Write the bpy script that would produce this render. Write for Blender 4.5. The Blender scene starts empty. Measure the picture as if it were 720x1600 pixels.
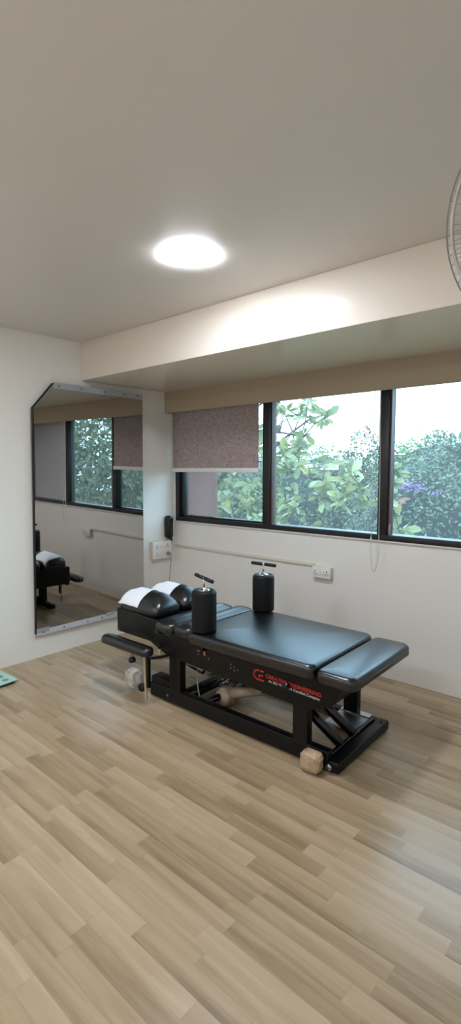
import bpy, bmesh, math, random
from mathutils import Vector, Matrix
from mathutils.bvhtree import BVHTree
random.seed(7)
PI = math.pi
COL = bpy.context.scene.collection

# ------------------------------------------------------------------ materials
def rgb(h):
    h = h.lstrip('#'); v = [int(h[i:i+2], 16)/255 for i in (0, 2, 4)]
    return tuple(((c/12.92) if c <= 0.04045 else ((c+0.055)/1.055)**2.4) for c in v) + (1,)

def mat(name, col='#808080', rough=.5, metal=0.0, coat=0.0, noise=0.0, nscale=8.0, bump=0.0, bscale=80.0, spec=None,
        alpha=None, trans=0.0, emit=None, es=0.0, subsurf=None):
    m = bpy.data.materials.new(name); m.use_nodes = True
    nt = m.node_tree; b = nt.nodes['Principled BSDF']
    c = rgb(col) if isinstance(col, str) else col
    b.inputs['Base Color'].default_value = c
    b.inputs['Roughness'].default_value = rough
    b.inputs['Metallic'].default_value = metal
    b.inputs['Coat Weight'].default_value = coat
    b.inputs['Coat Roughness'].default_value = 0.12
    if spec is not None: b.inputs['Specular IOR Level'].default_value = spec
    if trans: b.inputs['Transmission Weight'].default_value = trans
    if emit:
        b.inputs['Emission Color'].default_value = rgb(emit); b.inputs['Emission Strength'].default_value = es
    tc = nt.nodes.new('ShaderNodeTexCoord')
    if noise:
        n = nt.nodes.new('ShaderNodeTexNoise'); n.inputs['Scale'].default_value = nscale; n.inputs['Detail'].default_value = 4
        nt.links.new(tc.outputs['Object'], n.inputs['Vector'])
        r = nt.nodes.new('ShaderNodeValToRGB')
        lo = tuple(x*(1-noise) for x in c[:3])+(1,); hi = tuple(min(1, x*(1+noise)) for x in c[:3])+(1,)
        r.color_ramp.elements[0].color = lo; r.color_ramp.elements[1].color = hi
        r.color_ramp.elements[0].position = .3; r.color_ramp.elements[1].position = .7
        nt.links.new(n.outputs['Fac'], r.inputs['Fac']); nt.links.new(r.outputs['Color'], b.inputs['Base Color'])
    if bump:
        n = nt.nodes.new('ShaderNodeTexNoise'); n.inputs['Scale'].default_value = bscale; n.inputs['Detail'].default_value = 3
        nt.links.new(tc.outputs['Object'], n.inputs['Vector'])
        bp = nt.nodes.new('ShaderNodeBump'); bp.inputs['Strength'].default_value = bump; bp.inputs['Distance'].default_value = .004
        nt.links.new(n.outputs['Fac'], bp.inputs['Height']); nt.links.new(bp.outputs['Normal'], b.inputs['Normal'])
    return m

M = {}
M['wall'] = mat('wall_paint', '#e8e4dc', .30, spec=.42, bump=.03, bscale=14)
M['beam'] = mat('beam_gloss_paint', '#ebe0d1', .22, spec=.5, bump=.02, bscale=9)
M['ceil'] = mat('ceiling_paint', '#e0dad3', .42, bump=.03, bscale=14)
M['soffit'] = M['beam']
M['pelmet'] = mat('pelmet_laminate', '#ac9a82', .4)
M['vinyl'] = mat('black_vinyl', '#04070b', .31, spec=.8, bump=.06, bscale=260)
M['vinyl2'] = mat('black_roll_vinyl', '#040405', .55, spec=.3, bump=.05, bscale=260)
M['blackmetal'] = mat('black_powder_coat', '#040405', .45, spec=.3)
M['blackgloss'] = mat('black_gloss_paint', '#05070b', .24)
M['frame'] = mat('window_black_anodised', '#141112', .38)
M['frameedge'] = mat('window_brown_edge', '#5a3a33', .4)
M['chrome'] = mat('chrome', '#c9ccd0', .18, metal=1)
M['steel'] = mat('brushed_steel', '#9a9ea4', .34, metal=1, noise=.12, nscale=20)
M['alu'] = mat('aluminium_strip', '#a9abb0', .4, metal=.25)
M['rubber'] = mat('black_rubber', '#0a0a0a', .6)
M['paper'] = mat('face_paper', '#eef2f8', .8)
M['plastic'] = mat('white_plastic', '#e6e4de', .35)
M['plastic_c'] = mat('cream_plastic', '#d9d2c0', .4)
M['grey'] = mat('grey_plastic', '#85837e', .4)
M['slot'] = mat('socket_hole', '#2c2a28', .6)
M['cable'] = mat('grey_cable', '#8e8a84', .5)
M['pipe'] = mat('satin_pipe', '#b9b4ab', .3, metal=.3)
M['aluw'] = mat('bright_aluminium', '#c6c8cc', .4, metal=.15)
M['wrap'] = mat('kraft_wrapping', '#b39a7c', .45, noise=.3, nscale=18, bump=.9, bscale=22)
M['wrapw'] = mat('clear_wrapping', '#c9c2ba', .25, noise=.25, nscale=20, bump=.8, bscale=25)
M['motor'] = mat('wrapped_motor', '#a8937a', .5, noise=.3, nscale=15, bump=.9, bscale=20)
M['post'] = mat('beige_post', '#b8a686', .4)
M['red'] = mat('red_lettering', '#c8281c', .5)
M['white'] = mat('white_lettering', '#d6d2ca', .5)
M['orange'] = mat('orange_label', '#c07a48', .5)
M['mint'] = mat('mint_glass', '#a9d8c6', .12, coat=.6)
M['darkoval'] = mat('grey_contact', '#6f8c84', .35)
M['fan'] = mat('fan_plastic', '#b9b2b4', .25)
M['fanwire'] = mat('fan_wire', '#b4aca6', .35, metal=.2)
M['fin'] = mat('mauve_exterior_paint', '#7c4a3e', .75, noise=.12, nscale=3)
M['bark'] = mat('bark', '#332e29', .85, noise=.25, nscale=6)
M['grass'] = mat('ground_grass', '#5d7350', .95, noise=.3, nscale=1.5)
M['bld'] = mat('cream_building', '#8f7c64', .8)
M['bead'] = mat('bead_chain_plastic', '#c9c5bd', .4)

# floor: strips of light wood-look, 66 mm wide running along x
def floor_mat():
    m = bpy.data.materials.new('floor_wood_strip'); m.use_nodes = True
    nt = m.node_tree; N = nt.nodes; L = nt.links; b = N['Principled BSDF']
    tc = N.new('ShaderNodeTexCoord'); sp = N.new('ShaderNodeSeparateXYZ'); L.new(tc.outputs['Object'], sp.inputs[0])
    def mt(op, a, c=None):
        n = N.new('ShaderNodeMath'); n.operation = op
        for i, v in enumerate((a, c)):
            if v is None: continue
            if isinstance(v, (int, float)): n.inputs[i].default_value = v
            else: L.new(v, n.inputs[i])
        return n.outputs[0]
    yr = mt('DIVIDE', sp.outputs['Y'], .067); row = mt('FLOOR', yr)
    wn = N.new('ShaderNodeTexWhiteNoise'); wn.noise_dimensions = '1D'; L.new(row, wn.inputs['W'])
    xo = mt('ADD', mt('DIVIDE', sp.outputs['X'], .46), mt('MULTIPLY', wn.outputs['Value'], 7.3))
    colm = mt('FLOOR', xo)
    cv = N.new('ShaderNodeCombineXYZ'); L.new(row, cv.inputs[0]); L.new(colm, cv.inputs[1])
    w2 = N.new('ShaderNodeTexWhiteNoise'); w2.noise_dimensions = '2D'; L.new(cv.outputs[0], w2.inputs['Vector'])
    # grain, stretched along x and shifted per strip
    gv = N.new('ShaderNodeCombineXYZ')
    L.new(mt('ADD', mt('MULTIPLY', sp.outputs['X'], 2.1), mt('MULTIPLY', w2.outputs['Value'], 37.0)), gv.inputs[0])
    L.new(mt('MULTIPLY', sp.outputs['Y'], 26.0), gv.inputs[1]); L.new(mt('MULTIPLY', w2.outputs['Value'], 91.0), gv.inputs[2])
    g = N.new('ShaderNodeTexNoise'); g.inputs['Scale'].default_value = 1.0; g.inputs['Detail'].default_value = 5; g.inputs['Distortion'].default_value = .6
    L.new(gv.outputs[0], g.inputs['Vector'])
    gv2 = N.new('ShaderNodeCombineXYZ')
    L.new(mt('ADD', mt('MULTIPLY', sp.outputs['X'], 5.0), mt('MULTIPLY', w2.outputs['Value'], 17.0)), gv2.inputs[0])
    L.new(mt('MULTIPLY', sp.outputs['Y'], 160.0), gv2.inputs[1])
    g2 = N.new('ShaderNodeTexNoise'); g2.inputs['Scale'].default_value = 1.0; g2.inputs['Detail'].default_value = 3; L.new(gv2.outputs[0], g2.inputs['Vector'])
    # tone gradient along one long edge of each strip, as printed in the laminate
    fr = mt('FRACT', yr)
    tone = mt('ADD', mt('ADD', mt('MULTIPLY', w2.outputs['Value'], .36), mt('MULTIPLY', g.outputs['Fac'], .70)), mt('MULTIPLY', g2.outputs['Fac'], .16))
    tone = mt('ADD', tone, mt('MULTIPLY', fr, .16))
    r = N.new('ShaderNodeValToRGB'); L.new(mt('SUBTRACT', tone, .235), r.inputs['Fac'])
    e = r.color_ramp.elements
    e[0].position = .08; e[0].color = rgb('#7a6449'); e[1].position = .85; e[1].color = rgb('#bda78c')
    x = e.new(.42); x.color = rgb('#a68f70')
    # fine dark joints
    jy = mt('LESS_THAN', fr, .012); fx = mt('FRACT', xo); jx = mt('LESS_THAN', fx, .004)
    j = mt('MAXIMUM', jy, jx)
    mx = N.new('ShaderNodeMix'); mx.data_type = 'RGBA'; L.new(mt('MULTIPLY', j, .38), mx.inputs[0])
    L.new(r.outputs['Color'], mx.inputs[6]); mx.inputs[7].default_value = rgb('#84684a')
    L.new(mx.outputs[2], b.inputs['Base Color'])
    b.inputs['Roughness'].default_value = .29; b.inputs['Specular IOR Level'].default_value = .5
    bp = N.new('ShaderNodeBump'); bp.inputs['Strength'].default_value = .06; bp.inputs['Distance'].default_value = .003
    L.new(g2.outputs['Fac'], bp.inputs['Height']); L.new(bp.outputs['Normal'], b.inputs['Normal'])
    return m
M['floor'] = floor_mat()

def mirror_mat():
    m = bpy.data.materials.new('mirror_glass'); m.use_nodes = True
    b = m.node_tree.nodes['Principled BSDF']
    b.inputs['Base Color'].default_value = (.52, .51, .49, 1); b.inputs['Metallic'].default_value = 1; b.inputs['Roughness'].default_value = .015
    return m
M['mirror'] = mirror_mat()

def pane_mat():
    m = bpy.data.materials.new('window_glass'); m.use_nodes = True
    nt = m.node_tree; N = nt.nodes; N.remove(N['Principled BSDF']); out = N['Material Output']
    t = N.new('ShaderNodeBsdfTransparent'); t.inputs[0].default_value = (.90, .95, .94, 1)
    g = N.new('ShaderNodeBsdfGlossy'); g.inputs['Roughness'].default_value = .02; g.inputs['Color'].default_value = (1, 1, 1, 1)
    d = N.new('ShaderNodeBsdfTranslucent'); d.inputs[0].default_value = (.75, .85, .85, 1)   # faint translucent layer, haze and glare put into the pane
    f = N.new('ShaderNodeFresnel'); ge = N.new('ShaderNodeNewGeometry'); io = N.new('ShaderNodeMapRange')
    io.inputs[3].default_value = 1.45; io.inputs[4].default_value = 1/1.45      # same reflectance from both sides of a thin pane
    nt.links.new(ge.outputs['Backfacing'], io.inputs[0]); nt.links.new(io.outputs[0], f.inputs[0])
    m1 = N.new('ShaderNodeMixShader'); m1.inputs[0].default_value = .035
    nt.links.new(t.outputs[0], m1.inputs[1]); nt.links.new(d.outputs[0], m1.inputs[2])
    m2 = N.new('ShaderNodeMixShader'); nt.links.new(f.outputs[0], m2.inputs[0])
    nt.links.new(m1.outputs[0], m2.inputs[1]); nt.links.new(g.outputs[0], m2.inputs[2])
    nt.links.new(m2.outputs[0], out.inputs[0])
    return m
M['pane'] = pane_mat()

def fabric_mat():
    m = bpy.data.materials.new('blind_fabric'); m.use_nodes = True
    nt = m.node_tree; N = nt.nodes; L = nt.links; N.remove(N['Principled BSDF']); out = N['Material Output']
    tc = N.new('ShaderNodeTexCoord'); mp = N.new('ShaderNodeMapping'); mp.inputs['Scale'].default_value = (38, 38, 70)
    L.new(tc.outputs['Object'], mp.inputs[0])
    n = N.new('ShaderNodeTexNoise'); n.inputs['Scale'].default_value = 1.2; n.inputs['Detail'].default_value = 5; n.inputs['Distortion'].default_value = 1.5
    L.new(mp.outputs[0], n.inputs['Vector'])
    r = N.new('ShaderNodeValToRGB'); r.color_ramp.elements[0].position = .35; r.color_ramp.elements[1].position = .62
    r.color_ramp.elements[0].color = rgb('#a08c86'); r.color_ramp.elements[1].color = rgb('#cbb9b3')
    L.new(n.outputs['Fac'], r.inputs['Fac'])
    d = N.new('ShaderNodeBsdfDiffuse'); t = N.new('ShaderNodeBsdfTranslucent'); L.new(r.outputs['Color'], d.inputs[0]); L.new(r.outputs['Color'], t.inputs[0])
    mx = N.new('ShaderNodeMixShader'); mx.inputs[0].default_value = .42
    L.new(d.outputs[0], mx.inputs[1]); L.new(t.outputs[0], mx.inputs[2]); L.new(mx.outputs[0], out.inputs[0])
    return m
M['fabric'] = fabric_mat()

def leaf_mat(name, cols, rough=.55, tl=.25):
    m = bpy.data.materials.new(name); m.use_nodes = True
    nt = m.node_tree; N = nt.nodes; L = nt.links; b = N['Principled BSDF']; out = N['Material Output']
    g = N.new('ShaderNodeNewGeometry'); r = N.new('ShaderNodeValToRGB'); L.new(g.outputs['Random Per Island'], r.inputs['Fac'])
    e = r.color_ramp.elements
    for i, c in enumerate(cols):
        p = i/(len(cols)-1)
        if i == 0: e[0].position = 0; e[0].color = rgb(c)
        elif i == len(cols)-1: e[-1].position = 1; e[-1].color = rgb(c)
        else: x = e.new(p); x.color = rgb(c)
    L.new(r.outputs['Color'], b.inputs['Base Color']); b.inputs['Roughness'].default_value = rough
    t = N.new('ShaderNodeBsdfTranslucent'); L.new(r.outputs['Color'], t.inputs[0])
    mx = N.new('ShaderNodeMixShader'); mx.inputs[0].default_value = tl
    L.new(b.outputs[0], mx.inputs[1]); L.new(t.outputs[0], mx.inputs[2]); L.new(mx.outputs[0], out.inputs[0])
    return m
M['leafbig'] = leaf_mat('broad_leaves', ['#414a2c', '#858e62', '#5f6b3a', '#aeb184', '#4c5a33', '#8f8e48', '#77805a'], .35, .35)
M['leafdark'] = leaf_mat('small_dark_leaves', ['#26331f', '#465436', '#334326', '#6a7552', '#2b3b20'], .5, .2)
M['leafteal'] = leaf_mat('bluish_leaves', ['#2a3a2c', '#4f5f4a', '#3b4c38', '#75836a', '#41513e'], .5, .2)
M['leaflight'] = leaf_mat('light_green_leaves', ['#4d6b3c', '#66844f', '#587645', '#76905c'], .6, .3)
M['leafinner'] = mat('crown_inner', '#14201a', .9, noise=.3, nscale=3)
M['flower'] = leaf_mat('purple_flowers', ['#7a5a90', '#9474a8', '#6c4c86'], .6, .3)
M['leafred'] = leaf_mat('withered_leaves', ['#8a6250', '#a07a5c', '#86584a'], .6, .3)

# ------------------------------------------------------------------ mesh helpers
def new_bm(): return bmesh.new()
def obj(name, bm, m, parent=None, smooth=False, bevel=0.0, sub=0):
    me = bpy.data.meshes.new(name); bmesh.ops.recalc_face_normals(bm, faces=bm.faces[:]); bm.to_mesh(me); bm.free()
    for p in me.polygons: p.use_smooth = smooth
    if not isinstance(m, (list, tuple)): m = [m]
    for x in m: me.materials.append(x)
    o = bpy.data.objects.new(name, me); COL.objects.link(o)
    if parent: o.parent = parent
    if bevel:
        md = o.modifiers.new('bevel', 'BEVEL'); md.width = bevel; md.segments = 3; md.limit_method = 'ANGLE'; md.angle_limit = .6
        for p in me.polygons: p.use_smooth = True
    return o
def struct(name, bm, m, parent=None, **k):
    o = obj(name, bm, m, parent, **k)
    if not parent: o['kind'] = 'structure'
    return o
def tag(o, label, cat, group=None):
    o['label'] = label; o['category'] = cat
    if group: o['group'] = group
    return o
def thing(name, label, cat, loc=(0, 0, 0), rotz=0, group=None):
    o = bpy.data.objects.new(name, None); COL.objects.link(o); o.empty_display_size = .1
    o.location = loc; o.rotation_euler = (0, 0, rotz); return tag(o, label, cat, group)
def box(bm, x0, x1, y0, y1, z0, z1):
    v = [bm.verts.new(p) for p in ((x0,y0,z0),(x1,y0,z0),(x1,y1,z0),(x0,y1,z0),(x0,y0,z1),(x1,y0,z1),(x1,y1,z1),(x0,y1,z1))]
    for f in ((0,3,2,1),(4,5,6,7),(0,1,5,4),(1,2,6,5),(2,3,7,6),(3,0,4,7)): bm.faces.new([v[i] for i in f])
    return v
def bx(*a): bm = new_bm(); box(bm, *a); return bm
def prism(bm, pts, y0, y1, axis='y'):
    """polygon pts (a,b) extruded along axis"""
    def P(a, b, t): return {'y': (a, t, b), 'x': (t, a, b), 'z': (a, b, t)}[axis]
    A = [bm.verts.new(P(a, b, y0)) for a, b in pts]; B = [bm.verts.new(P(a, b, y1)) for a, b in pts]
    n = len(pts); bm.faces.new(A); bm.faces.new(B[::-1])
    for i in range(n): bm.faces.new((A[i], B[i], B[(i+1) % n], A[(i+1) % n]))
def ring_prism(bm, outer, inner, y0, y1):
    """closed loop of outer and inner (same count) in xz, extruded along y"""
    n = len(outer); V = []
    for y in (y0, y1):
        V.append(([bm.verts.new((a, y, b)) for a, b in outer], [bm.verts.new((a, y, b)) for a, b in inner]))
    for (O, I) in V:
        for i in range(n): bm.faces.new((O[i], O[(i+1) % n], I[(i+1) % n], I[i]))
    for k in (0, 1):
        for i in range(n): bm.faces.new((V[0][k][i], V[0][k][(i+1) % n], V[1][k][(i+1) % n], V[1][k][i]))
def tube(bm, pts, r, seg=12, cap=True, r2=None):
    pts = [Vector(p) for p in pts]; rings = []; n = len(pts); prev = None
    for i, p in enumerate(pts):
        d = ((pts[min(i+1, n-1)]-p).normalized() + (p-pts[max(i-1, 0)]).normalized())
        if d.length < 1e-6: d = pts[min(i+1, n-1)]-p
        d.normalize()
        if prev is None: u = d.orthogonal().normalized()
        else: u = (prev - d*prev.dot(d)).normalized()
        prev = u; w = d.cross(u)
        rr = r if r2 is None else r+(r2-r)*i/(n-1)
        rings.append([bm.verts.new(p+(u*math.cos(2*PI*k/seg)+w*math.sin(2*PI*k/seg))*rr) for k in range(seg)])
    for a, b in zip(rings, rings[1:]):
        for k in range(seg): bm.faces.new((a[k], a[(k+1) % seg], b[(k+1) % seg], b[k]))
    if cap: bm.faces.new(rings[0][::-1]); bm.faces.new(rings[-1])
def tb(pts, r, seg=12, **k): bm = new_bm(); tube(bm, pts, r, seg, **k); return bm
def curve_pts(P, n=8):
    P = [Vector(p) for p in P]; out = []
    Q = [P[0]] + P + [P[-1]]
    for i in range(1, len(Q)-2):
        for k in range(n):
            t = k/n; a, b, c, d = Q[i-1], Q[i], Q[i+1], Q[i+2]
            out.append(.5*((2*b)+(-a+c)*t+(2*a-5*b+4*c-d)*t*t+(-a+3*b-3*c+d)*t**3))
    out.append(P[-1]); return out
def lathe(bm, prof, c=(0, 0, 0), seg=32, M4=None):
    rings = []; c = Vector(c)
    for r, z in prof:
        if r < 1e-6: q = [Vector((0, 0, z))]
        else: q = [Vector((r*math.cos(2*PI*k/seg), r*math.sin(2*PI*k/seg), z)) for k in range(seg)]
        if M4: q = [M4 @ v for v in q]
        rings.append([bm.verts.new(c+v) for v in q])
    for a, b in zip(rings, rings[1:]):
        if len(a) == 1 and len(b) == 1: continue
        for k in range(seg):
            if len(a) == 1: bm.faces.new((a[0], b[(k+1) % seg], b[k]))
            elif len(b) == 1: bm.faces.new((a[k], a[(k+1) % seg], b[0]))
            else: bm.faces.new((a[k], a[(k+1) % seg], b[(k+1) % seg], b[k]))
    for rg, rev in ((rings[0], True), (rings[-1], False)):
        if len(rg) > 1: bm.faces.new(rg[::-1] if rev else rg)
def rrect(cx, cy, hx, hy, r, seg=6):
    r = max(min(r, hx, hy), 1e-4); out = []
    for (sx, sy, a0) in ((1, 1, 0), (-1, 1, 90), (-1, -1, 180), (1, -1, 270)):
        for k in range(seg+1):
            a = math.radians(a0+90*k/seg)
            out.append((cx+sx*(hx-r)+r*math.cos(a), cy+sy*(hy-r)+r*math.sin(a)))
    return out
def cushion(cx, cy, hx, hy, z0, z1, r=.04, edge=.025, crown=.012, seg=6, ycrown=0.0, taper=0.0, zt=None):
    """padded cushion: rounded rectangle, rounded edges, domed top"""
    bm = new_bm(); rings = []
    prof = [(.006, z0), (0.0, z0+.006), (0, z1-edge)]
    for k in range(1, 7):
        a = PI/2*k/6; prof.append((edge*(1-math.cos(a)), z1-edge+edge*math.sin(a)))
    m = min(hx, hy)-.001
    for k in range(1, 9):
        t = edge+(m-edge)*k/8; prof.append((t, z1+crown*(1-(1-(t-edge)/(m-edge))**2)))
    for ins, z in prof:
        P = rrect(cx, cy, hx-ins, hy-ins, r-ins*.6, seg)
        ring = []
        for (x, y) in P:
            zz = z
            if ycrown: zz += ycrown*(1-((y-cy)/hy)**2)*max(0, (z-z0)/(z1-z0))
            if zt: zz += zt(x, y)*max(0, (z-z0)/(z1-z0))
            yy = cy+(y-cy)*(1-taper*(x-cx+hx)/(2*hx))
            ring.append(bm.verts.new((x, yy, zz)))
        rings.append(ring)
    n = len(rings[0])
    for a, b in zip(rings, rings[1:]):
        for k in range(n): bm.faces.new((a[k], a[(k+1) % n], b[(k+1) % n], b[k]))
    bm.faces.new(rings[0][::-1]); bm.faces.new(rings[-1])
    return bm
def text_obj(name, s, size, m, parent, loc, rot, sx=1.0, bold=.0, ext=.0004, spacing=1.0):
    cu = bpy.data.curves.new(name, 'FONT'); cu.body = s; cu.size = size; cu.offset = bold; cu.extrude = ext; cu.space_character = spacing
    t = bpy.data.objects.new(name+'_tmp', cu); COL.objects.link(t)
    bpy.context.view_layer.update()
    me = bpy.data.meshes.new_from_object(t.evaluated_get(bpy.context.evaluated_depsgraph_get()))
    bpy.data.objects.remove(t)
    me.name = name; me.materials.clear(); me.materials.append(m)
    o = bpy.data.objects.new(name, me); COL.objects.link(o); o.parent = parent; o.location = loc; o.rotation_euler = rot; o.scale = (sx, 1, 1)
    return o

# ------------------------------------------------------------------ dimensions (metres)
XR, YN, YF, ZC = 4.00, -1.7, 3.437, 2.526           # right wall, near wall, far (window) wall, ceiling
BY, BZ = 2.42, 2.223                                # beam face and soffit height
PY, PZ = 3.322, 2.028                               # pelmet face and bottom
SILL = .99; WX0, WX1, WTOP = .03, 3.36, 2.15
W = .16
# ------------------------------------------------------------------ room shell
struct('floor', bx(-W, XR+W, YN-W, YF+.25, -.12, 0), M['floor'])
struct('ceiling', bx(-W, XR+W, YN-W, YF+.25, ZC, ZC+.14), M['ceil'])
struct('wall_left', bx(-W, 0, YN-W, YF+.25, 0, ZC), M['wall'])
struct('wall_right', bx(XR, XR+W, YN-W, YF+.25, 0, ZC), M['wall'])
struct('wall_near', bx(0, XR, YN-W, YN, 0, ZC), M['wall'])
bm = new_bm()
box(bm, 0, XR, YF, YF+.10, 0, SILL); box(bm, 0, XR, YF, YF+.10, WTOP, ZC)
box(bm, 0, WX0, YF, YF+.10, SILL, WTOP); box(bm, WX1, XR, YF, YF+.10, SILL, WTOP)
struct('wall_far', bm, M['wall'])
struct('trim_1', bx(0, XR, BY, YF, BZ, ZC), M['beam'], bevel=.004)        # dropped beam along the window side
bm = new_bm(); box(bm, 0, XR, PY, PY+.018, PZ, BZ); box(bm, 0, .018, PY+.018, YF, PZ, BZ)
struct('trim_2', bm, M['pelmet'])                                              # pelmet board

# window: black sliding frame with two mullions
wr = bpy.data.objects.new('window_1', None); COL.objects.link(wr); wr.location = (WX0, YF, SILL); wr['kind'] = 'structure'
ww, wh = WX1-WX0, WTOP-SILL
bm = new_bm(); box(bm, 0, ww, -.012, .10, 0, .044); box(bm, 0, ww, -.012, .10, wh-.04, wh)
box(bm, 0, .052, -.012, .10, .044, wh-.04); box(bm, ww-.05, ww, -.012, .10, .044, wh-.04)
obj('window_frame', bm, M['frame'], wr, bevel=.003)
obj('sill_lip', bx(0, ww, -.018, -.012, -.006, .002), M['plastic'], wr)
for i, (a, b) in enumerate(((1.118, 1.190), (2.152, 2.222))):
    obj('mullion', bx(a-WX0, b-WX0, -.02, .07, .044, wh-.04), M['frame'], wr, bevel=.003)
    obj('mullion_edge', bx(b-WX0, b-WX0+.012, .0, .06, .044, wh-.04), M['frameedge'], wr)
for (a, b, y) in ((.052, 1.118-WX0, .045), (1.202-WX0, 2.152-WX0, .02), (2.234-WX0, ww-.05, .045)):
    obj('glass', bx(a, b, y, y+.004, .044, wh-.04), M['pane'], wr)
bm = new_bm(); box(bm, .052, .095, .01, .07, .044, wh-.04); box(bm, .052, 1.088, .01, .07, .044, .06)
obj('sash', bm, M['frame'], wr, bevel=.002)
bm = new_bm(); box(bm, 2.234-WX0, 2.246-WX0, -.012, -.004, .02, .12)
obj('sash_latch', bm, M['steel'], wr, bevel=.003)

# exterior fins of the building, an added hood, ground, hills
for x0 in (-.30, 3.28):
    struct('exterior_fin', bx(x0, x0+.36, YF+.102, YF+.56, -3, 4.2), M['fin'])
struct('added_hood', bx(-.6, 4.6, YF+.102, YF+.60, 2.16, 2.28), M['bld'])  # unseen hood, added to cut the daylight at the top of the blind
struct('ground', bx(-60, 60, YF+.7, 90, -3.1, -3.0), M['grass'])

# ------------------------------------------------------------------ ceiling light
LX, LY = 1.93, 1.80
lt = thing('ceiling_light', 'round glowing white panel light fixed to the ceiling in view', 'light', (LX, LY, ZC))
bm = new_bm(); lathe(bm, [(.135, 0), (.135, -.002), (.131, -.0025), (.120, 0)], seg=48); obj('rim', bm, M['plastic'], lt, smooth=True)
em = bpy.data.materials.new('lamp_diffuser'); em.use_nodes = True
b = em.node_tree.nodes['Principled BSDF']; b.inputs['Base Color'].default_value = (.9, .9, .9, 1)
b.inputs['Emission Color'].default_value = (.82, .89, 1.0, 1); b.inputs['Emission Strength'].default_value = 148
bm = new_bm(); lathe(bm, [(.134, -.0022), (.1335, -.006), (.126, -.0095), (.07, -.013), (0, -.014)], seg=48); obj('diffuser', bm, em, lt, smooth=True)
fill_lt2 = thing('ceiling_light', 'added unseen round panel light on the ceiling behind the camera, toward the right wall', 'light', (3.0, -.7, ZC))
fill_lt3 = thing('ceiling_light', 'added unseen round panel light on the ceiling behind the camera, toward the mirror wall', 'light', (.95, -.7, ZC))
for q in (fill_lt2, fill_lt3):  # two added lamps, out of view, to even out light on walls and ceiling
    for ch in list(lt.children):
        c = ch.copy(); COL.objects.link(c); c.parent = q

# ------------------------------------------------------------------ wall mirror
MY, MZ = 2.6, 1.1
yaw_m = -.0172
mr = thing('wall_mirror', 'tall dark tinted mirror with a clipped upper left corner on the left wall', 'mirror', (.046, MY, .20))
# local frame: Y along the wall, Z up, X out of the wall; leaned slightly
mr.rotation_euler = (0, 0.0115, yaw_m)
mr.location = (.040, MY, .20)
out = [(-.655, 0), (.40, 0), (.40, 1.955), (-.465, 1.965), (-.635, 1.765)]
bm = new_bm(); prism(bm, out, -.006, 0, 'x'); obj('mirror_glass', bm, M['mirror'], mr)
bm = new_bm(); prism(bm, [(a, c) for a, c in out], -.026, -.0065, 'x'); obj('backing_board', bm, M['blackmetal'], mr)
bm = new_bm()
tube(bm, [(.001, -.655, 0), (.001, -.635, 1.765), (.001, -.465, 1.962)], .005, 6); obj('edge_trim', bm, M['blackmetal'], mr)
bm = new_bm()
prism(bm, [(-.463, 1.925), (.40, 1.917), (.40, 1.962), (-.463, 1.972)], .0008, .005, 'x'); s = obj('top_strip', bm, M['alu'], mr)
bm = new_bm(); prism(bm, [(-.655, -.012), (.40, -.012), (.40, .030), (-.655, .030)], .0008, .006, 'x'); s2 = obj('bottom_strip', bm, M['aluw'], mr); s2['label'] = 'brushed metal strip along the bottom'
def screw_bm(pts, r=.006, ax='x', h=.003):
    bm = new_bm()
    for p in pts:
        d = {'x': Vector((h, 0, 0)), 'y': Vector((0, -h, 0)), 'z': Vector((0, 0, h))}[ax]
        tube(bm, [Vector(p), Vector(p)+d], r, 10)
    return bm
for y in (-.42, -.22, .0, .2, .34): obj('screw', screw_bm([(.005, y, 1.944)], .006), M['blackmetal'], s)
for y in (-.60, -.42, -.2, -.06, .1, .25): obj('screw', screw_bm([(.006, y, .010)], .006), M['blackmetal'], s2)
for a, b_ in ((-.655, -.55), (-.02, .07), (.3, .38)): obj('clip', bx(.0062, .0085, a, b_, .010, .046), M['alu'], mr)

# ------------------------------------------------------------------ sockets, conduit, plug
def switch_box(name, label, loc, rotz, w, h, d, rows):
    t = thing(name, label, 'socket box', loc, rotz)
    obj('back_box', bx(-w/2, w/2, -d*.8, 0, -h/2, h/2), M['plastic_c'], t, bevel=.004)
    obj('face_plate', bx(-w/2+.002, w/2-.002, -d, -d*.8, -h/2+.002, h/2-.002), M['plastic'], t, bevel=.003)
    for (kind, x, z) in rows:
        if kind == 'socket':
            k = obj('socket', bx(x-.022, x+.022, -d-.003, -d, z-.024, z+.024), M['plastic'], t, bevel=.002)
            bm = new_bm()
            for (px, pz, r) in ((0, .012, .0055), (-.010, -.008, .0045), (.010, -.008, .0045)): tube(bm, [(x+px, -d-.0025, z+pz), (x+px, -d-.0036, z+pz)], r, 10)
            obj('pin_holes', bm, M['slot'], k)
        else:
            k = obj('switch', bx(x-.010, x+.010, -d-.005, -d, z-.018, z+.018), M['plastic'], t, bevel=.002)
    return t
b1 = switch_box('switch_socket_box', 'white four-socket box on the left wall beside the window corner, with a plug in it', (0, 3.235, .722), PI/2, .228, .170, .05,
           [('socket', -.07, .038), ('switch', -.022, .04), ('switch', .010, .04), ('socket', .062, .038), ('socket', -.07, -.038), ('switch', -.022, -.04)])
b2 = switch_box('switch_socket_box', 'small white socket box at the right end of the cable conduit under the window', (1.712, YF, .700), 0, .165, .090, .042,
           [('socket', -.052, 0), ('switch', -.014, 0), ('switch', .014, 0), ('socket', .052, 0)])
tag(obj('cable_conduit', bx(.02, 1.628, YF-.016, YF, .735, .760), M['plastic_c'], bevel=.003), 'long thin cream cable conduit running along the wall below the window', 'conduit')
pl = thing('plug_cable', 'grey plug with its cable hanging from the socket box on the left wall', 'plug', (.053, 3.300, .684))
bm = new_bm(); lathe(bm, [(.020, 0), (.020, .008), (.015, .018), (.010, .036), (.005, .040)], M4=Matrix.Rotation(PI/2, 4, 'Y'), seg=20); obj('plug_body', bm, M['grey'], pl, smooth=True)
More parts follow.
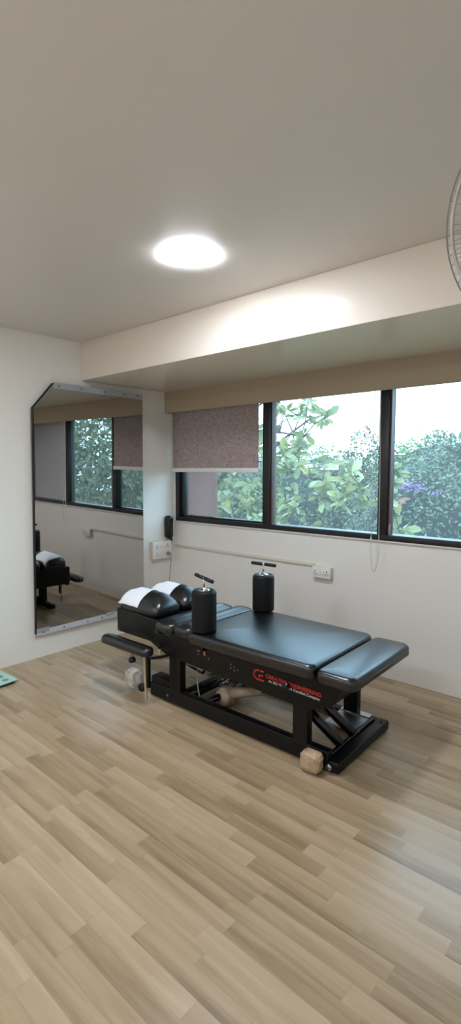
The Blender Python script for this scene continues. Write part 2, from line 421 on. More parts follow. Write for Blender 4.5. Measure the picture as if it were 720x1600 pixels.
obj('cable', tb(curve_pts([(.035, 0, 0), (.055, -.003, -.012), (.055, -.01, -.06), (.05, -.02, -.18), (.04, -.035, -.35), (.06, -.05, -.55), (.12, -.12, -.675), (.4, -.3, -.678), (.55, -.55, -.678)]), .0035, 8), M['cable'], pl, smooth=True)
# black capsule-shaped device above the socket box
dv = thing('capsule_holder', 'black capsule shaped device standing upright on the socket box by the window corner', 'device', (.036, 3.333, .822))
bm = new_bm()
P = rrect(0, .108, .032, .108, .031, 8)
for (ins, x0) in ((0, 0),): pass
rings = []
for x, ins in ((-.034, .004), (-.030, 0), (.010, 0), (.022, .004), (.029, .011), (.032, .020)):
    rings.append([bm.verts.new((x, a, c)) for a, c in rrect(0, .112, .036-ins, .112-ins, .035-ins, 8)])
n = len(rings[0])
for a, c in zip(rings, rings[1:]):
    for k in range(n): bm.faces.new((a[k], a[(k+1) % n], c[(k+1) % n], c[k]))
bm.faces.new(rings[0]); bm.faces.new(rings[-1][::-1])
obj('shell', bm, M['blackgloss'], dv, smooth=True)
obj('indicator', bx(.022, .031, .008, .016, .185, .203), M['steel'], dv, bevel=.003)
obj('tail', bx(-.02, .01, .015, .035, -.03, .006), M['rubber'], dv, bevel=.003)

# ------------------------------------------------------------------ blinds
bl = thing('roller_blind', 'mauve textured roller blind lowered halfway over the left window pane', 'blind', (.035, 3.385, 2.16))
bm = new_bm(); box(bm, .012, 1.065, -.001, .001, -.655, 0); obj('fabric', bm, M['fabric'], bl)
obj('roller', tb([(.0, .018, .015), (1.075, .018, .015)], .018, 16), M['plastic'], bl, smooth=True)
obj('bottom_bar', bx(.008, 1.070, -.009, .009, -.692, -.655), M['plastic'], bl, bevel=.003)
obj('pull_chain', tb([(.000, .0, 0), (.004, -.005, -.6), (.012, -.008, -1.05), (.018, -.008, -1.19)], .003, 6), M['bead'], bl)
bl2 = thing('roller_blind', 'raised roller blind with its bead chain loop hanging beside the second window mullion', 'blind', (2.17, 3.385, 2.16))
obj('roller', tb([(-.92, .018, .015), (-.0, .018, .015)], .026, 16), M['fabric'], bl2, smooth=True)
cp = [(-.035, -.01, 0), (-.036, -.015, -.5), (-.036, -.02, -1.1), (-.036, -.02, -1.26), (-.024, -.02, -1.36), (-.008, -.02, -1.385), (.012, -.02, -1.33), (.025, -.02, -1.24), (.022, -.02, -1.1), (.016, -.015, -.6), (.006, -.01, 0)]
obj('pull_chain', tb(curve_pts(cp, 5), .0024, 6), M['bead'], bl2)
obj('chain_connector', tb([(-.036, -.02, -1.145), (-.036, -.02, -1.165)], .005, 8), M['plastic'], bl2)

# ------------------------------------------------------------------ treatment table
TX, TY = 1.9, 2.43
tt = thing('treatment_table', 'black padded chiropractic treatment table with headrest, rolls and low steel frame', 'treatment table', (TX, TY, 0), math.radians(1.2))
V = M['vinyl']
# cushions
obj('leg_cushion', cushion(.136, -.018, .436, .352, .468, .538, .045, .026, .013, taper=.03), V, tt, smooth=True)
fc = obj('foot_cushion', cushion(.690, -.028, .108, .342, .470, .532, .045, .026, .006), V, tt, smooth=True)
obj('seam', tb([(.797, -.31, .498), (.7985, -.028, .500), (.797, .25, .498)], .0025, 6), M['blackgloss'], fc)
obj('pelvic_cushion', cushion(-.388, 0, .078, .330, .468, .534, .05, .028, .012), V, tt, smooth=True)
obj('chest_cushion', cushion(-.565, 0, .092, .328, .445, .526, .075, .034, .016), V, tt, smooth=True)
obj('chest_base', bx(-.65, -.30, -.30, .30, .40, .468), M['blackmetal'], tt, bevel=.006)
# head section
def zt(x, y): return -.055*max(0, (x+.80)/.16)**2 if x > -.80 else (-.03*max(0, (-1.03-x)/.07)**2)
pads = []; yc = {-1: -.136, 1: .118}
for s in (-1, 1):
    bmp = cushion(-.885, yc[s], .208, .123, .518, .590, .055, .035, .010, ycrown=.048, zt=zt)
    p = obj('headrest_pad', bmp, V, tt, smooth=True); pads.append(p)
bm = new_bm(); prism(bm, [(-1.092, .353), (-.745, .353), (-.60, .300), (-.52, .300), (-.52, .505), (-1.092, .522)], -.262, .262); obj('headrest_box', bm, M['blackmetal'], tt, bevel=.006)
for k in range(2): obj('box_bolt', screw_bm([(-1.05+.045*k, -.268, .375)], .008, 'y', .006), M['blackgloss'], tt)
# main body: skirt, frame
bm = new_bm()
prism(bm, [(-.66, .40), (-.545, .325), (-.515, .312), (.10, .300), (.43, .285), (.515, .285), (.64, .335), (.70, .445), (.70, .470), (-.66, .470)], -.305, .29)
obj('body_skirt', bm, M['blackmetal'], tt, bevel=.006)
for s in (-1, 1):
    y0, y1 = (-.30, -.25) if s < 0 else (.25, .30)
    obj('base_rail', bx(-.70, .628, y0, y1, .012 if s < 0 else .008, .100 if s < 0 else .052), M['blackmetal'], tt, bevel=.005)
    for (a, b_) in ((-.515, -.415), (.419, .508)):
        obj('upright', bx(a, b_, y0, y1, .095 if s < 0 else .055, .34), M['blackmetal'], tt, bevel=.004)
obj('rail_plate', bx(.40, .585, .250, .30, .052, .058), M['chrome'], tt)
cb = obj('foot_crossbar', bx(.628, .688, -.300, .290, .008, .060), M['blackmetal'], tt, bevel=.006)
obj('bolt', screw_bm([(.658, .25, .060)], .008, 'z', .003), M['rubber'], cb)
obj('axle', tb([(.600, -.28, .045), (.600, .27, .045)], .014, 14), M['blackgloss'], tt, smooth=True)
for ly in (-.125, .015):
    obj('lift_tube', tb([(.610, ly, .060), (.20, ly+.01, .300)], .026, 18), M['blackgloss'], tt, smooth=True)
obj('base_plate', bx(.40, .585, .06, .25, .045, .052), M['steel'], tt)
for lx in (-.395, -.235): obj('cross_tube', tb([(lx, -.25, .075), (lx-.01, .25, .075)], .020, 14), M['blackgloss'], tt, smooth=True)
obj('cross_tube', bx(-.46, -.42, -.25, .25, .02, .09), M['blackmetal'], tt, bevel=.004)
# lift actuator, paper-wrapped
ac = obj('lift_actuator', tb([(-.17, -.09, .10), (-.05, -.09, .145), (.07, -.09, .185)], .036, 18, r2=.026), M['motor'], tt, smooth=True); ac['label'] = 'beige wrapped actuator'
obj('rod', tb([(.06, -.09, .182), (.24, -.09, .245)], .016, 12), M['steel'], ac, smooth=True)
bm = new_bm(); lathe(bm, [(.0, -.05), (.045, -.05), (.058, -.035), (.06, .03), (.05, .05), (0, .05)], c=(-.215, -.09, .068), M4=Matrix.Rotation(PI/2.3, 4, 'X'), seg=22)
obj('gear_housing', bm, M['motor'], ac, smooth=True)
bm = new_bm(); lathe(bm, [(0, -.055), (.05, -.055), (.065, -.03), (.06, .04), (.04, .07), (0, .07)], c=(-.36, .02, .22), M4=Matrix.Rotation(.9, 4, 'Y'), seg=22)
m2 = obj('head_motor', bm, M['motor'], tt, smooth=True); m2['label'] = 'brown wrapped motor under the chest end'
obj('motor_cap', tb([(-.31, -.02, .25), (-.25, -.05, .235)], .028, 14), M['steel'], m2, smooth=True)
for i, p in enumerate(((-.285, -.05, .135), (-.26, -.07, .125), (-.25, -.03, .14), (-.275, -.02, .12), (-.235, -.06, .135))):
    obj('clamp_screw', tb([p, (p[0]+.008, p[1]-.006, p[2]+.022)], .0065, 8), M['chrome'], tt, smooth=True)
obj('clamp_block', bx(-.29, -.232, -.075, -.01, .093, .125), M['steel'], tt, bevel=.004)
obj('power_cable', tb(curve_pts([(-.43, -.10, .31), (-.40, -.16, .20), (-.36, -.19, .08), (-.30, -.20, .016), (-.26, -.12, .012), (-.30, .10, .010)]), .005, 8), M['cable'], tt, smooth=True)
obj('power_cable', tb(curve_pts([(-.47, -.16, .15), (-.40, -.17, .165), (-.33, -.12, .20), (-.28, -.06, .23)]), .004, 8), M['cable'], tt, smooth=True)
# casters, wrapped
def wrapped(name, c, s, m, label, parent, seed=1):
    rnd = random.Random(seed); bm = new_bm(); bmesh.ops.create_icosphere(bm, subdivisions=4, radius=1)
    for v in bm.verts:
        p = v.co; q = Vector([math.copysign(abs(a)**.45, a) for a in p]); l = 1+.05*math.sin(9*p.x+seed)*math.sin(8*p.y)+.04*math.sin(14*p.z+6*p.x)
        v.co = Vector((c[0]+q.x*s[0]*l, c[1]+q.y*s[1]*l, c[2]+q.z*s[2]*l))
    o = obj(name, bm, m, parent, smooth=True); o['label'] = label; return o
wrapped('wrapped_caster', (.565, -.345, .056), (.052, .036, .047), M['wrap'], 'beige plastic wrapped caster at the foot end', tt, 2)
wrapped('wrapped_caster', (-.860, -.31, .085), (.046, .046, .060), M['wrapw'], 'clear plastic wrapped caster at the head end', tt, 5)
obj('caster_bolt', tb([(.640, -.300, .035), (.642, -.318, .035)], .016, 14), M['steel'], tt, smooth=True)
obj('caster_wheel', tb([(-.80, -.30, .027), (-.80, -.275, .027)], .025, 18), M['rubber'], tt, smooth=True)
# headrest support parts
obj('front_tray', bx(-.70, -.50, -.29, -.20, .05, .14), M['blackmetal'], tt, bevel=.006)
obj('support_tube', tb([(-.70, -.285, .262), (-.50, -.27, .275)], .015, 16), M['pipe'], tt, smooth=True)
obj('support_tube', tb([(-.72, -.05, .20), (-.45, -.05, .16)], .024, 14), M['steel'], tt, smooth=True)
obj('tilt_lever', tb([(-.600, -.30, .275), (-.600, -.305, .345)], .010, 10), M['post'], tt, smooth=True)
obj('tilt_lever', tb([(-.600, -.305, .340), (-.596, -.305, .375)], .007, 10), M['blackmetal'], tt, smooth=True)
# armrests, both sides
for s in (-1, 1):
    A = lambda x, y, z: (x, s*y, z)
    bmc = cushion(-.800, s*.410, .240, .048, .332, .382, .048, .024, .006, seg=8)
    ar = obj('armrest', bmc, M['vinyl'], tt, smooth=True)
    obj('stem', tb([A(-.745, .41, .335), A(-.745, .41, .28)], .006, 10), M['steel'], ar)
    bm = new_bm(); lathe(bm, [(.008, 0), (.022, .004), (.024, .022), (.016, .034), (.008, .036)], c=A(-.745, .41, .250), seg=14); obj('knob', bm, M['rubber'], ar)
    obj('bracket', tb(curve_pts([A(-.60, .41, .340), A(-.56, .41, .325), A(-.545, .36, .318), A(-.53, .29, .315)]), .009, 10), M['blackmetal'], ar, smooth=True)
    bm = new_bm(); box(bm, -.008, .008, -.005, .005, -.29, .0)
    po = obj('height_post', bm, M['post'], ar); po.location = A(-.615, .415, .335); po.rotation_euler = (0, -.04, 0)
    bm = new_bm(); box(bm, -.590, -.570, min(s*.405, s*.425), max(s*.405, s*.425), .13, .345); obj('slide', bm, M['blackmetal'], ar)
# hip rolls with T handles
for (lx, ly, z0, ang) in ((-.215, -.292, .540, -.28), (-.215, .292, .540, .05)):
    bm = new_bm()
    pr = [(.0, 0), (.062, 0), (.0725, .008), (.0735, .02), (.0735, .228), (.070, .240), (.062, .247), (.036, .248), (.036, .240), (0, .240)]
    lathe(bm, pr, c=(lx, ly, z0), seg=40); r_ = obj('hip_roll', bm, M['vinyl2'], tt, smooth=False)
    for p in r_.data.polygons: p.use_smooth = True
    bm = new_bm(); lathe(bm, [(0, .241), (.035, .241), (.035, .250), (.028, .253), (.010, .254), (.010, .262), (0, .262)], c=(lx, ly, z0), seg=28); obj('cap_disc', bm, M['chrome'], r_, smooth=True)
    zh = z0+.318
    h = obj('handle_rod', tb([(lx, ly, z0+.25), (lx, ly, zh+.004)], .0055, 10), M['chrome'], r_, smooth=True)
    ca, sa = math.cos(ang), math.sin(ang)
    dz = -.05 if ly < 0 else 0
    obj('t_handle', tb([(lx-ca*.095, ly-sa*.095, zh-dz*.095), (lx-ca*.012, ly-sa*.012, zh-dz*.012)], .0115, 12), M['rubber'], r_, smooth=True)
    obj('t_handle', tb([(lx+ca*.012, ly+sa*.012, zh+dz*.012), (lx+ca*.095, ly+sa*.095, zh+dz*.095)], .0115, 12), M['rubber'], r_, smooth=True)
    obj('t_core', tb([(lx-ca*.014, ly-sa*.014, zh), (lx+ca*.014, ly+sa*.014, zh)], .006, 10), M['chrome'], r_)
    sgn = -1 if ly < 0 else 1
    obj('roll_mount', bx(lx-.03, lx+.03, ly-.012+sgn*.03, ly+.012+sgn*.03, .43, z0+.004), M['blackmetal'], r_, bevel=.003)
# small fittings on the near skirt
S = -.3055
bm = new_bm()
for (a, b_, c, d) in ((-.262, -.238, .436, .440), (-.262, -.238, .412, .416), (-.262, -.258, .416, .436), (-.242, -.238, .416, .436)): box(bm, a, b_, S-.002, S, c, d)
obj('switch_label', bm, M['orange'], tt)
obj('switch', bx(-.205, -.193, S-.004, S, .398, .428), M['orange'], tt)
for p in ((-.25, S, .395), (-.165, S, .385), (.005, S, .375), (.03, S, .385), (.055, S, .375), (.03, S, .365), (.005, S, .395)):
    obj('skirt_screw', screw_bm([p], .0045, 'y', .003), M['steel'], tt)
obj('frame_screw', screw_bm([(-.53, -.30, .055)], .008, 'y', .004), M['steel'], tt)
# logo and writing
bm = new_bm(); arc = []
for k in range(13):
    a = math.radians(90+180*k/12); arc.append((.196+.026*math.cos(a), .386+.025*math.sin(a)))
arc = [(.205, .411)] + arc + [(.235, .361)]
for (x0, z0), (x1, z1) in zip(arc, arc[1:]):
    d = Vector((x1-x0, z1-z0)).normalized()*.002; nn = Vector((-d.y, d.x)).normalized()*.0045
    P = [(x0-d.x+nn.x, z0-d.y+nn.y), (x1+d.x+nn.x, z1+d.y+nn.y), (x1+d.x-nn.x, z1+d.y-nn.y), (x0-d.x-nn.x, z0-d.y-nn.y)]
    v = [bm.verts.new((a, S-.0006, c)) for a, c in P]; bm.faces.new(v)
for (a, b_, c, d) in ((.212, .236, .4065, .4155), (.202, .232, .3825, .3905), (.202, .210, .372, .3905)):
    v = [bm.verts.new(p) for p in ((a, S-.0007, c), (b_, S-.0007, c), (b_, S-.0007, d), (a, S-.0007, d))]; bm.faces.new(v)
lg = obj('logo', bm, M['red'], tt)
text_obj('lettering', 'CREATIVE ENGINEERING', .0285, M['red'], tt, (.248, S-.0008, .385), (PI/2, .03, 0), 1.08, .0006)
text_obj('small_lettering', 'An ISO 9001:2015 Certified Company', .0195, M['white'], tt, (.268, S-.0008, .364), (PI/2, .03, 0), 1.04, .0002)
kn = obj('blot_knob', tb([(.392, S, .380), (.388, S-.030, .378)], .017, 16), M['rubber'], tt, smooth=True)  # made-up knob, stands in for the dark blot and glare over the lettering
obj('glint_tip', tb([(.397, S-.020, .398), (.405, S-.034, .402)], .005, 8), M['steel'], kn)  # steel tip stands in for the light glint on the blot

# ------------------------------------------------------------------ face papers draped over the pads
bpy.context.view_layer.update()
RT = Matrix.Translation((TX, TY, 0)) @ Matrix.Rotation(math.radians(1.2), 4, 'Z')
def paper(pad, s, x0, x1, ya, yb, drop, label, skew=0.0):
    me = pad.data; bvh = BVHTree.FromPolygons([v.co.copy() for v in me.vertices], [tuple(p.vertices) for p in me.polygons])
    bm = new_bm(); NX, NY = 14, 30; G = []
    for i in range(NX+1):
        row = []
        for j in range(NY+1):
            t = j/NY; y = ya+(yb-ya)*t; x = x0+(x1-x0)*i/NX + skew*(t-.5)
            yy = max(y, yc[s]-.1215); over = yy-y
            xx = max(x, -1.085)
            hit = bvh.ray_cast(Vector((xx, yy, 1)), Vector((0, 0, -1)))
            z = (hit[0].z if hit[0] else .56)+.0038
            if over > 0: yy -= .004; z -= over*.9
            z += .0012*math.sin(i*1.3+j*.5)
            if i in (0, NX) : z += .0015
            row.append(bm.verts.new(RT @ Vector((x, yy, z))))
        G.append(row)
    for i in range(NX):
        for j in range(NY): bm.faces.new((G[i][j], G[i+1][j], G[i+1][j+1], G[i][j+1]))
    o = obj('face_paper', bm, M['paper'], None, smooth=True)
    md = o.modifiers.new('thick', 'SOLIDIFY'); md.thickness = .0008
    return tag(o, label, 'paper sheet', 'paper sheets on the headrest')
paper(pads[0], -1, -1.062, -.850, -.268, -.030, .03, 'white paper sheet draped over the near headrest pad', .03)
paper(pads[1], 1, -1.072, -.835, .010, .228, .0, 'white paper sheet draped over the far headrest pad, nearer the window', .02)

# ------------------------------------------------------------------ bathroom scale
sc = thing('bathroom_scale', 'mint green glass bathroom scale on the floor at the left edge', 'scale', (.205, 1.478, 0), math.radians(4))
bm = new_bm(); prism(bm, rrect(0, 0, .15, .15, .014, 5), .018, .026, 'z'); g = obj('glass_top', bm, M['mint'], sc, bevel=.002)
bm = new_bm(); prism(bm, rrect(0, 0, .138, .138, .02, 4), .006, .018, 'z'); obj('underside', bm, M['rubber'], sc)
for sx in (-1, 1):
    for sy in (-1, 1):
        bm = new_bm(); lathe(bm, [(.012, 0), (.014, .006), (.012, .007)], c=(sx*.11, sy*.11, 0), seg=14); obj('foot', bm, M['rubber'], sc)
        bm = new_bm(); lathe(bm, [(.0, .0262), (.024, .0262), (.022, .0275), (0, .0278)], c=(sx*.095, sy*.085, 0), seg=20); obj('contact', bm, M['darkoval'], sc)
bm = new_bm(); prism(bm, rrect(0, .09, .04, .018, .005, 3), .0262, .0268, 'z'); obj('display', bm, M['grey'], sc)

# ------------------------------------------------------------------ wall fan (only its rim is in view)
fn = thing('wall_fan', 'grey wire caged wall fan cut off by the right edge below the ceiling', 'fan', (XR, 1.22, 1.58))
obj('wall_plate', bx(-.03, 0, -.06, .06, -.10, .10), M['fan'], fn, bevel=.01)
obj('arm', tb(curve_pts([(-.02, 0, .02), (-.14, 0, .04), (-.28, .01, .14), (-.385, .01, .33)]), .022, 14), M['fan'], fn, smooth=True)
hc = Vector((-.388, -.12, .380)); nrm = Vector((-.12, -.93, -.28)).normalized()
Q = nrm.to_track_quat('Z', 'Y').to_matrix().to_4x4()
def hub(name, prof, m, parent, seg=32, smooth=True):
    bm = new_bm(); lathe(bm, prof, c=hc, M4=Q, seg=seg); return obj(name, bm, m, parent, smooth=smooth)
mh = hub('motor_housing', [(0, -.19), (.05, -.185), (.065, -.15), (.07, -.08), (.06, -.055), (0, -.05)], M['fan'], fn)
hub('hub_cap', [(0, -.04), (.03, -.04), (.032, -.01), (.02, .01), (0, .014)], M['fan'], fn)
RF = .225
for side, nm in ((1, 'front_guard'), (-1, 'rear_guard')):
    bm = new_bm(); dep = .065*side
    for k in range(72):
        a = 2*PI*k/72; pts = []
        for q in range(7):
            t = q/6; rr = .035+(RF-.035)*t; zz = dep*math.sqrt(max(0, 1-(t**3)))*1.0 - .01
            pts.append(hc+Q.to_3x3() @ Vector((rr*math.cos(a), rr*math.sin(a), zz)))
        tube(bm, pts, .0007, 4, cap=False)
    for rr in ((RF, .194, .15, .10, .035) if side == 1 else (RF, .14, .035)):
        t = (rr-.035)/(RF-.035); zz = dep*math.sqrt(max(0, 1-t**3))-.01
        ring = [hc+Q.to_3x3() @ Vector((rr*math.cos(2*PI*k/64), rr*math.sin(2*PI*k/64), zz)) for k in range(65)]
        tube(bm, ring, .0016 if rr == RF else (.0035 if rr == .194 else .0012), 6, cap=False)
    obj(nm, bm, M['fanwire'], fn, smooth=True)
bm = new_bm(); ring = [hc+Q.to_3x3() @ Vector((.19*math.cos(2*PI*k/48), .19*math.sin(2*PI*k/48), -.052)) for k in range(49)]
for k in range(3):
    bm = new_bm(); a0 = 2*PI*k/3+.5; rows = []
    for q in range(9):
        t = q/8; r0 = .03+.155*t; hw = .25+.38*math.sin(PI*min(1, t*1.15)**.8); row = []
        for w_ in range(7):
            u = w_/6-.5; a = a0+u*2*hw; row.append(bm.verts.new(hc+Q.to_3x3() @ Vector((r0*math.cos(a), r0*math.sin(a), -.02+u*.045))))
        rows.append(row)
    for i in range(8):
        for j in range(6): bm.faces.new((rows[i][j], rows[i+1][j], rows[i+1][j+1], rows[i][j+1]))
    o = obj('blade', bm, M['fan'], fn, smooth=True); md = o.modifiers.new('t', 'SOLIDIFY'); md.thickness = .002

# ------------------------------------------------------------------ trees outside
def leaves(n, sample, size, seed, big=False, aspect=.5, up=.3):
    rnd = random.Random(seed); vs = []; fs = []
    for i in range(n):
        p, nd = sample(rnd)
        s = size*(.6+.8*rnd.random())
        d = Vector((rnd.gauss(0, 1), rnd.gauss(0, 1), rnd.gauss(0, 1)-up)).normalized()
        nn = (nd*1.2+Vector((rnd.gauss(0, .7), rnd.gauss(0, .7), rnd.gauss(0, .7)))).normalized()
        d = (d-nn*d.dot(nn)); d = d.normalized() if d.length > 1e-3 else nn.orthogonal(); w = d.cross(nn)
        b = len(vs)
        if big:
            L_ = s; Wd = s*aspect*.5
            for (a, c, h) in ((0, 0, 0), (.3, .7, .02), (.65, 1, .0), (.9, .55, -.06), (1, 0, -.10), (.9, -.55, -.06), (.65, -1, 0), (.3, -.7, .02), (.5, 0, -.03)):
                vs.append(tuple(p+d*(a*L_)+w*(c*Wd)+nn*(h*L_+(.12*Wd if c else 0))))
            fs += [(b+8, b+k, b+(k+1) % 8) for k in range(8)]
        else:
            vs += [tuple(p), tuple(p+d*s*.5+w*s*aspect*.5), tuple(p+d*s), tuple(p+d*s*.5-w*s*aspect*.5)]
            fs.append((b, b+1, b+2, b+3))
    return vs, fs
def mesh_obj(name, vs, fs, m, parent, smooth=False):
    me = bpy.data.meshes.new(name); me.from_pydata(vs, [], fs); me.materials.append(m)
    o = bpy.data.objects.new(name, me); COL.objects.link(o); o.parent = parent
    return o
def blob_sample(blobs, fill=.12):
    tot = sum(b[3]*b[4] for b in blobs)
    def f(rnd):
        t = rnd.random()*tot
        for b in blobs:
            t -= b[3]*b[4]
            if t <= 0: break
        v = Vector((rnd.gauss(0, 1), rnd.gauss(0, 1), rnd.gauss(0, 1))).normalized()
        k = 1+.06*math.sin(v.x*9+b[0])*math.sin(v.z*8+b[1])+.04*math.sin(v.x*21)*math.sin(v.z*19) - fill*abs(rnd.gauss(0, .6))
        nrm = Vector((v.x/b[3], v.y/b[4], v.z/b[5])).normalized()
        return Vector((b[0]+v.x*b[3]*k, b[1]+v.y*b[4]*k, b[2]+v.z*b[5]*k)), nrm
    return f
def tree(name, label, cat, base, blobs, n, size, m, seed, group=None, aspect=.5, trunk_r=.16, core=True, up=.3):
    t = thing(name, label, cat, base, 0, group)
    loc = [(b[0]-base[0], b[1]-base[1], b[2]-base[2], b[3], b[4], b[5]) for b in blobs]
    vs, fs = leaves(n, blob_sample(loc), size, seed, aspect=aspect, up=up); fo = mesh_obj('foliage', vs, fs, m, t)
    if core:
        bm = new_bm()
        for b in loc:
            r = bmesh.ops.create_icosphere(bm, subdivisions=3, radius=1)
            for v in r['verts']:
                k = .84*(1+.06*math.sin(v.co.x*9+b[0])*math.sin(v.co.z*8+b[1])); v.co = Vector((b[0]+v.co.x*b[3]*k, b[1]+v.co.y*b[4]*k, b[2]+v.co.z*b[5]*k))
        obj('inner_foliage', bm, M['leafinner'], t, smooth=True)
    c = loc[0]
    obj('trunk', tb([(0, 0, 0), (c[0]*.4, c[1]*.4, c[2]*.5), (c[0], c[1], c[2])], trunk_r, 8, r2=trunk_r*.5), M['bark'], t, smooth=True)
    return t
G0 = -3.0
tree('creeper_covered_tree', 'rounded bluish green bush with purple blossom on its crown behind the right window pane', 'bush', (.2, 9.4, G0),
     [(.25, 9.2, -.42, 1.55, 1.4, 2.2), (-.9, 9.6, -1.2, 1.1, 1.1, 1.7), (1.9, 9.5, -.8, 1.5, 1.4, 2.0)], 42000, .068, M['leafteal'], 1, aspect=.5)
fl_par = bpy.data.objects[[o.name for o in bpy.data.objects if o.name.startswith('creeper_covered_tree')][0]]
def fl_s(rnd):
    v = Vector((.02+rnd.gauss(0, .13), -.66+rnd.gauss(0, .03), .72+rnd.gauss(0, .02))).normalized()
    return Vector((.25-.2+v.x*1.58, 9.2-9.4+v.y*1.43, -.42-G0+v.z*2.24)), v
vs, fs = leaves(150, fl_s, .05, 5, aspect=.8); mesh_obj('blossom', vs, fs, M['flower'], fl_par)['kind'] = 'stuff'
tree('round_tree', 'tall rounded dark green tree rising behind the purple blossoming bush', 'tree', (0.2, 12.8, G0),
     [(-.15, 12.8, .55, 1.75, 1.5, 1.95), (2.0, 13.0, .3, 1.8, 1.6, 1.9)], 22000, .085, M['leafteal'], 2)
tree('distant_tree', 'light green distant treetop left of the second mullion', 'tree', (-6.5, 26, G0), [(-6.5, 26, -1.1, 4.3, 3, 4.3), (-13, 27, -1.4, 3.4, 3, 4.3)], 15000, .20, M['leaflight'], 3)
tree('distant_tree', 'light green distant treetop showing just right of the second mullion', 'tree', (-.5, 27, G0), [(1.8, 27, -1.3, 3.6, 3, 4.4), (8, 28, -1.4, 3.4, 3, 4.4)], 15000, .20, M['leaflight'], 4)
tree('slender_tree', 'hazy slender tree standing above the distant treetops against the white sky', 'tree', (-6.6, 20.4, G0),
     [(-6.7, 20.4, 2.0, .8, .8, 1.3), (-7.4, 20.4, 1.3, .9, .8, 1.0), (-6.0, 20.4, 1.4, .9, .8, .9)], 2600, .14, M['leafdark'], 6, core=False, trunk_r=.1)
tree('hedge_tree', 'dense dark green bushy tree low behind the broad-leaved branches', 'tree', (-4.4, 12.0, G0),
     [(-4.4, 12.0, -.5, 1.9, 1.4, 2.1), (-3.1, 11.9, -.8, 1.1, 1.2, 1.9), (-5.7, 12.1, -.4, 1.5, 1.4, 2.2)], 34000, .085, M['leafdark'], 7, aspect=.42)
tree('hedge_tree', 'dense dark tree seen below the lowered blind', 'tree', (-8.6, 11.6, G0),
     [(-9.3, 12.2, -.2, 1.9, 1.5, 2.5), (-11.6, 12.4, .1, 2.3, 1.6, 2.8)], 26000, .10, M['leafdark'], 8, aspect=.42)
for i, (x, y, z, r) in enumerate(((5.6, 8.8, .4, 2.1), (8.2, 7.6, .9, 2.3), (10.9, 9.0, 1.3, 2.5))):
    tree('side_tree', ('dense green tree seen at the left of the mirror reflection', 'dense green tree seen in the middle of the mirror reflection', 'tall green tree seen at the top of the mirror reflection')[i], 'tree', (x, y, G0),
         [(x, y, z-.6, r, r*.8, r*1.15), (x+.5, y+.3, z-1.6, r*1.1, r*.8, r)], 11000, .16, M['leafdark'], 20+i, aspect=.5, core=False)

# broad-leaved tree: real branches with big leaves clustered at their tips
bt = thing('broad_leaved_tree', 'large broad-leaved tree with bare dark branches close outside the window', 'tree', (-3.4, 7.4, G0))
B0 = Vector((-3.4, 7.4, G0)); rnd = random.Random(11)
def W2(p): return Vector(p)-B0
obj('trunk', tb([W2((-3.4, 7.4, G0)), W2((-3.3, 7.3, -1)), W2((-3.2, 7.1, .4))], .17, 10, r2=.11), M['bark'], bt, smooth=True)
tips = []
mains = [
 [(-3.2, 7.1, .3), (-2.6, 6.8, 1.2), (-1.9, 6.6, 1.55), (-1.2, 6.4, 1.60), (-.6, 6.3, 1.45), (0.0, 6.2, 1.30)],
 [(-3.2, 7.1, .3), (-2.7, 6.7, 1.5), (-2.1, 6.4, 2.1), (-1.5, 6.3, 2.35), (-.9, 6.2, 2.55)],
 [(-3.2, 7.1, .0), (-2.4, 6.6, .70), (-1.5, 6.4, .95), (-.7, 6.3, 1.00), (.2, 6.2, .95), (.98, 6.2, 1.10)],
 [(-3.3, 7.2, -.4), (-2.5, 6.5, .2), (-1.7, 6.2, .55), (-1.0, 6.1, .60), (-.4, 6.1, .55)],
 [(-3.2, 7.1, .4), (-3.4, 6.6, 1.5), (-3.0, 6.2, 2.2), (-2.4, 6.0, 2.7)],
 [(-3.2, 7.1, .2), (-3.0, 6.4, .9), (-2.5, 6.0, 1.1), (-2.0, 5.8, 1.05)],
 [(-3.2, 7.1, .0), (-3.1, 6.2, .6), (-2.6, 5.8, .7), (-2.2, 5.7, .55)],
 [(-1.9, 6.6, 1.55), (-1.5, 6.5, 1.9), (-1.0, 6.4, 2.05), (-.4, 6.3, 1.95)],
 [(-1.2, 6.4, 1.60), (-.8, 6.3, 1.9), (-.3, 6.3, 2.2)],
]
for mi, mn in enumerate(mains):
    pts = [W2(p) for p in curve_pts(mn, 5)]
    bmr = new_bm(); tube(bmr, pts, .042 if mi < 7 else .022, 7, r2=.011)
    for i in range(5, len(pts), 2):
        p = pts[i]
        for _ in range(3 if mi < 7 else 2):
            d = Vector((rnd.gauss(.3, .6), rnd.gauss(-.2, .5), rnd.gauss(.25, .6))).normalized()*(.22+.35*rnd.random())
            q = p+d; mid = p+d*.5+Vector((0, 0, .04)); tube(bmr, [p, mid, q], .010, 5, r2=.006); tips.append((q, d.normalized()))
    tips.append((pts[-1], (pts[-1]-pts[-3]).normalized()))
    obj('branch', bmr, M['bark'], bt, smooth=True)
VS, FS = [], []
for (q, d) in tips:
    k = rnd.randint(7, 12)
    def smp(r, q=q, d=d):
        return q+Vector((r.gauss(0, .03), r.gauss(0, .03), r.gauss(0, .03))), (Vector((.1, -.45, .75))+d*.3).normalized()
    vs, fs = leaves(k, smp, .165, rnd.randint(0, 99999), big=True, aspect=.52, up=.15)
    b0 = len(VS); VS += vs; FS += [tuple(i+b0 for i in f) for f in fs]
mesh_obj('leaves', VS, FS, M['leafbig'], bt)
vs, fs = leaves(5, lambda r: (W2((1.12, 6.15, 1.10))+Vector((r.gauss(0, .05), r.gauss(0, .05), r.gauss(0, .05))), Vector((0, -.7, .5))), .13, 77, big=True, aspect=.6)
mesh_obj('withered_leaves', vs, fs, M['leafred'], bt)
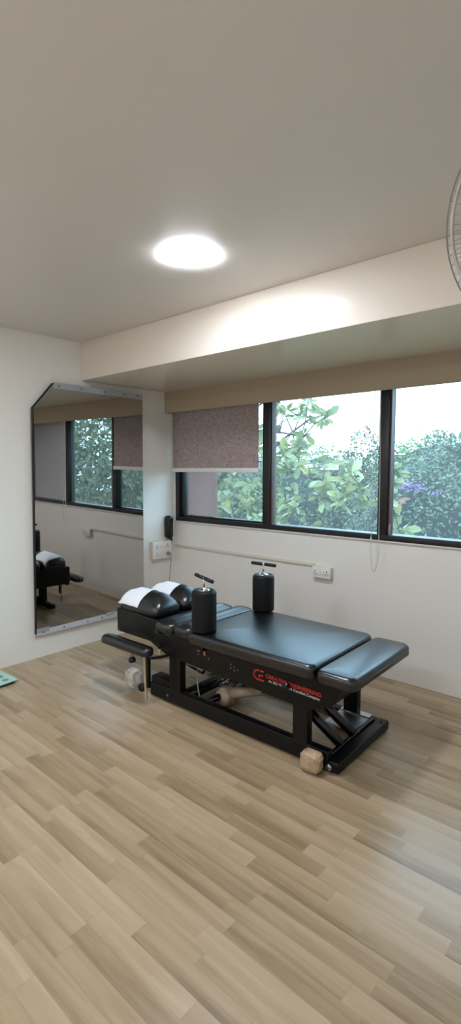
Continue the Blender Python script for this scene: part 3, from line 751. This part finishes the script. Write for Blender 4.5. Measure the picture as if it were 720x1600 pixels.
# far cream building edge behind the branches
fb = thing('distant_building', 'low cream building whose roof edge shows between the branches', 'building', (-9.5, 17, G0))
obj('wall', bx(-4, 2.2, 0, 1.8, 0, 4.45), M['bld'], fb); obj('roof_edge', bx(-4.2, 2.4, -.25, 2.0, 4.45, 4.72), mat('roof_edge', '#e8dccb', .7), fb)
for x in (-3, -1, .8): obj('window', bx(x, x+.9, -.03, .02, 2.6, 3.8), M['slot'], fb)

# ------------------------------------------------------------------ sky
w = bpy.data.worlds.new('overcast_sky'); bpy.context.scene.world = w; w.use_nodes = True
nt = w.node_tree; bg = nt.nodes['Background']
tc = nt.nodes.new('ShaderNodeTexCoord'); n = nt.nodes.new('ShaderNodeTexNoise'); n.inputs['Scale'].default_value = 2.2; n.inputs['Detail'].default_value = 5
nt.links.new(tc.outputs['Generated'], n.inputs['Vector'])
r = nt.nodes.new('ShaderNodeValToRGB'); r.color_ramp.elements[0].color = (.44, .70, 1.0, 1); r.color_ramp.elements[1].color = (.58, .80, 1, 1)
nt.links.new(n.outputs['Fac'], r.inputs['Fac']); nt.links.new(r.outputs['Color'], bg.inputs['Color'])
bg.inputs['Strength'].default_value = 7.0
# portal in the window opening (sampling aid for the sky only)
pd = bpy.data.lights.new('window_portal', 'AREA'); pd.shape = 'RECTANGLE'; pd.size = WX1-WX0; pd.size_y = WTOP-SILL; pd.cycles.is_portal = True
po = bpy.data.objects.new('window_portal', pd); COL.objects.link(po); po.location = ((WX0+WX1)/2, YF+.2, (SILL+WTOP)/2); po.rotation_euler = (-PI/2, 0, 0)

# ------------------------------------------------------------------ camera
cam = bpy.data.cameras.new('camera'); co = bpy.data.objects.new('camera', cam); COL.objects.link(co); bpy.context.scene.camera = co
cam.sensor_fit = 'VERTICAL'; cam.sensor_height = 36; cam.sensor_width = 36*.45; cam.lens = 806.0/1600*36; cam.clip_start = .05
yaw, pitch = .7265, .0839
f = Vector((-math.sin(yaw)*math.cos(pitch), math.cos(yaw)*math.cos(pitch), -math.sin(pitch)))
co.location = (3.796, 0, 1.5); co.rotation_euler = f.to_track_quat('-Z', 'Y').to_euler()
vs = bpy.context.scene.view_settings
vs.view_transform = 'Standard'; vs.look = 'None'; vs.gamma = 1; vs.use_curve_mapping = False; vs.exposure = 0.16
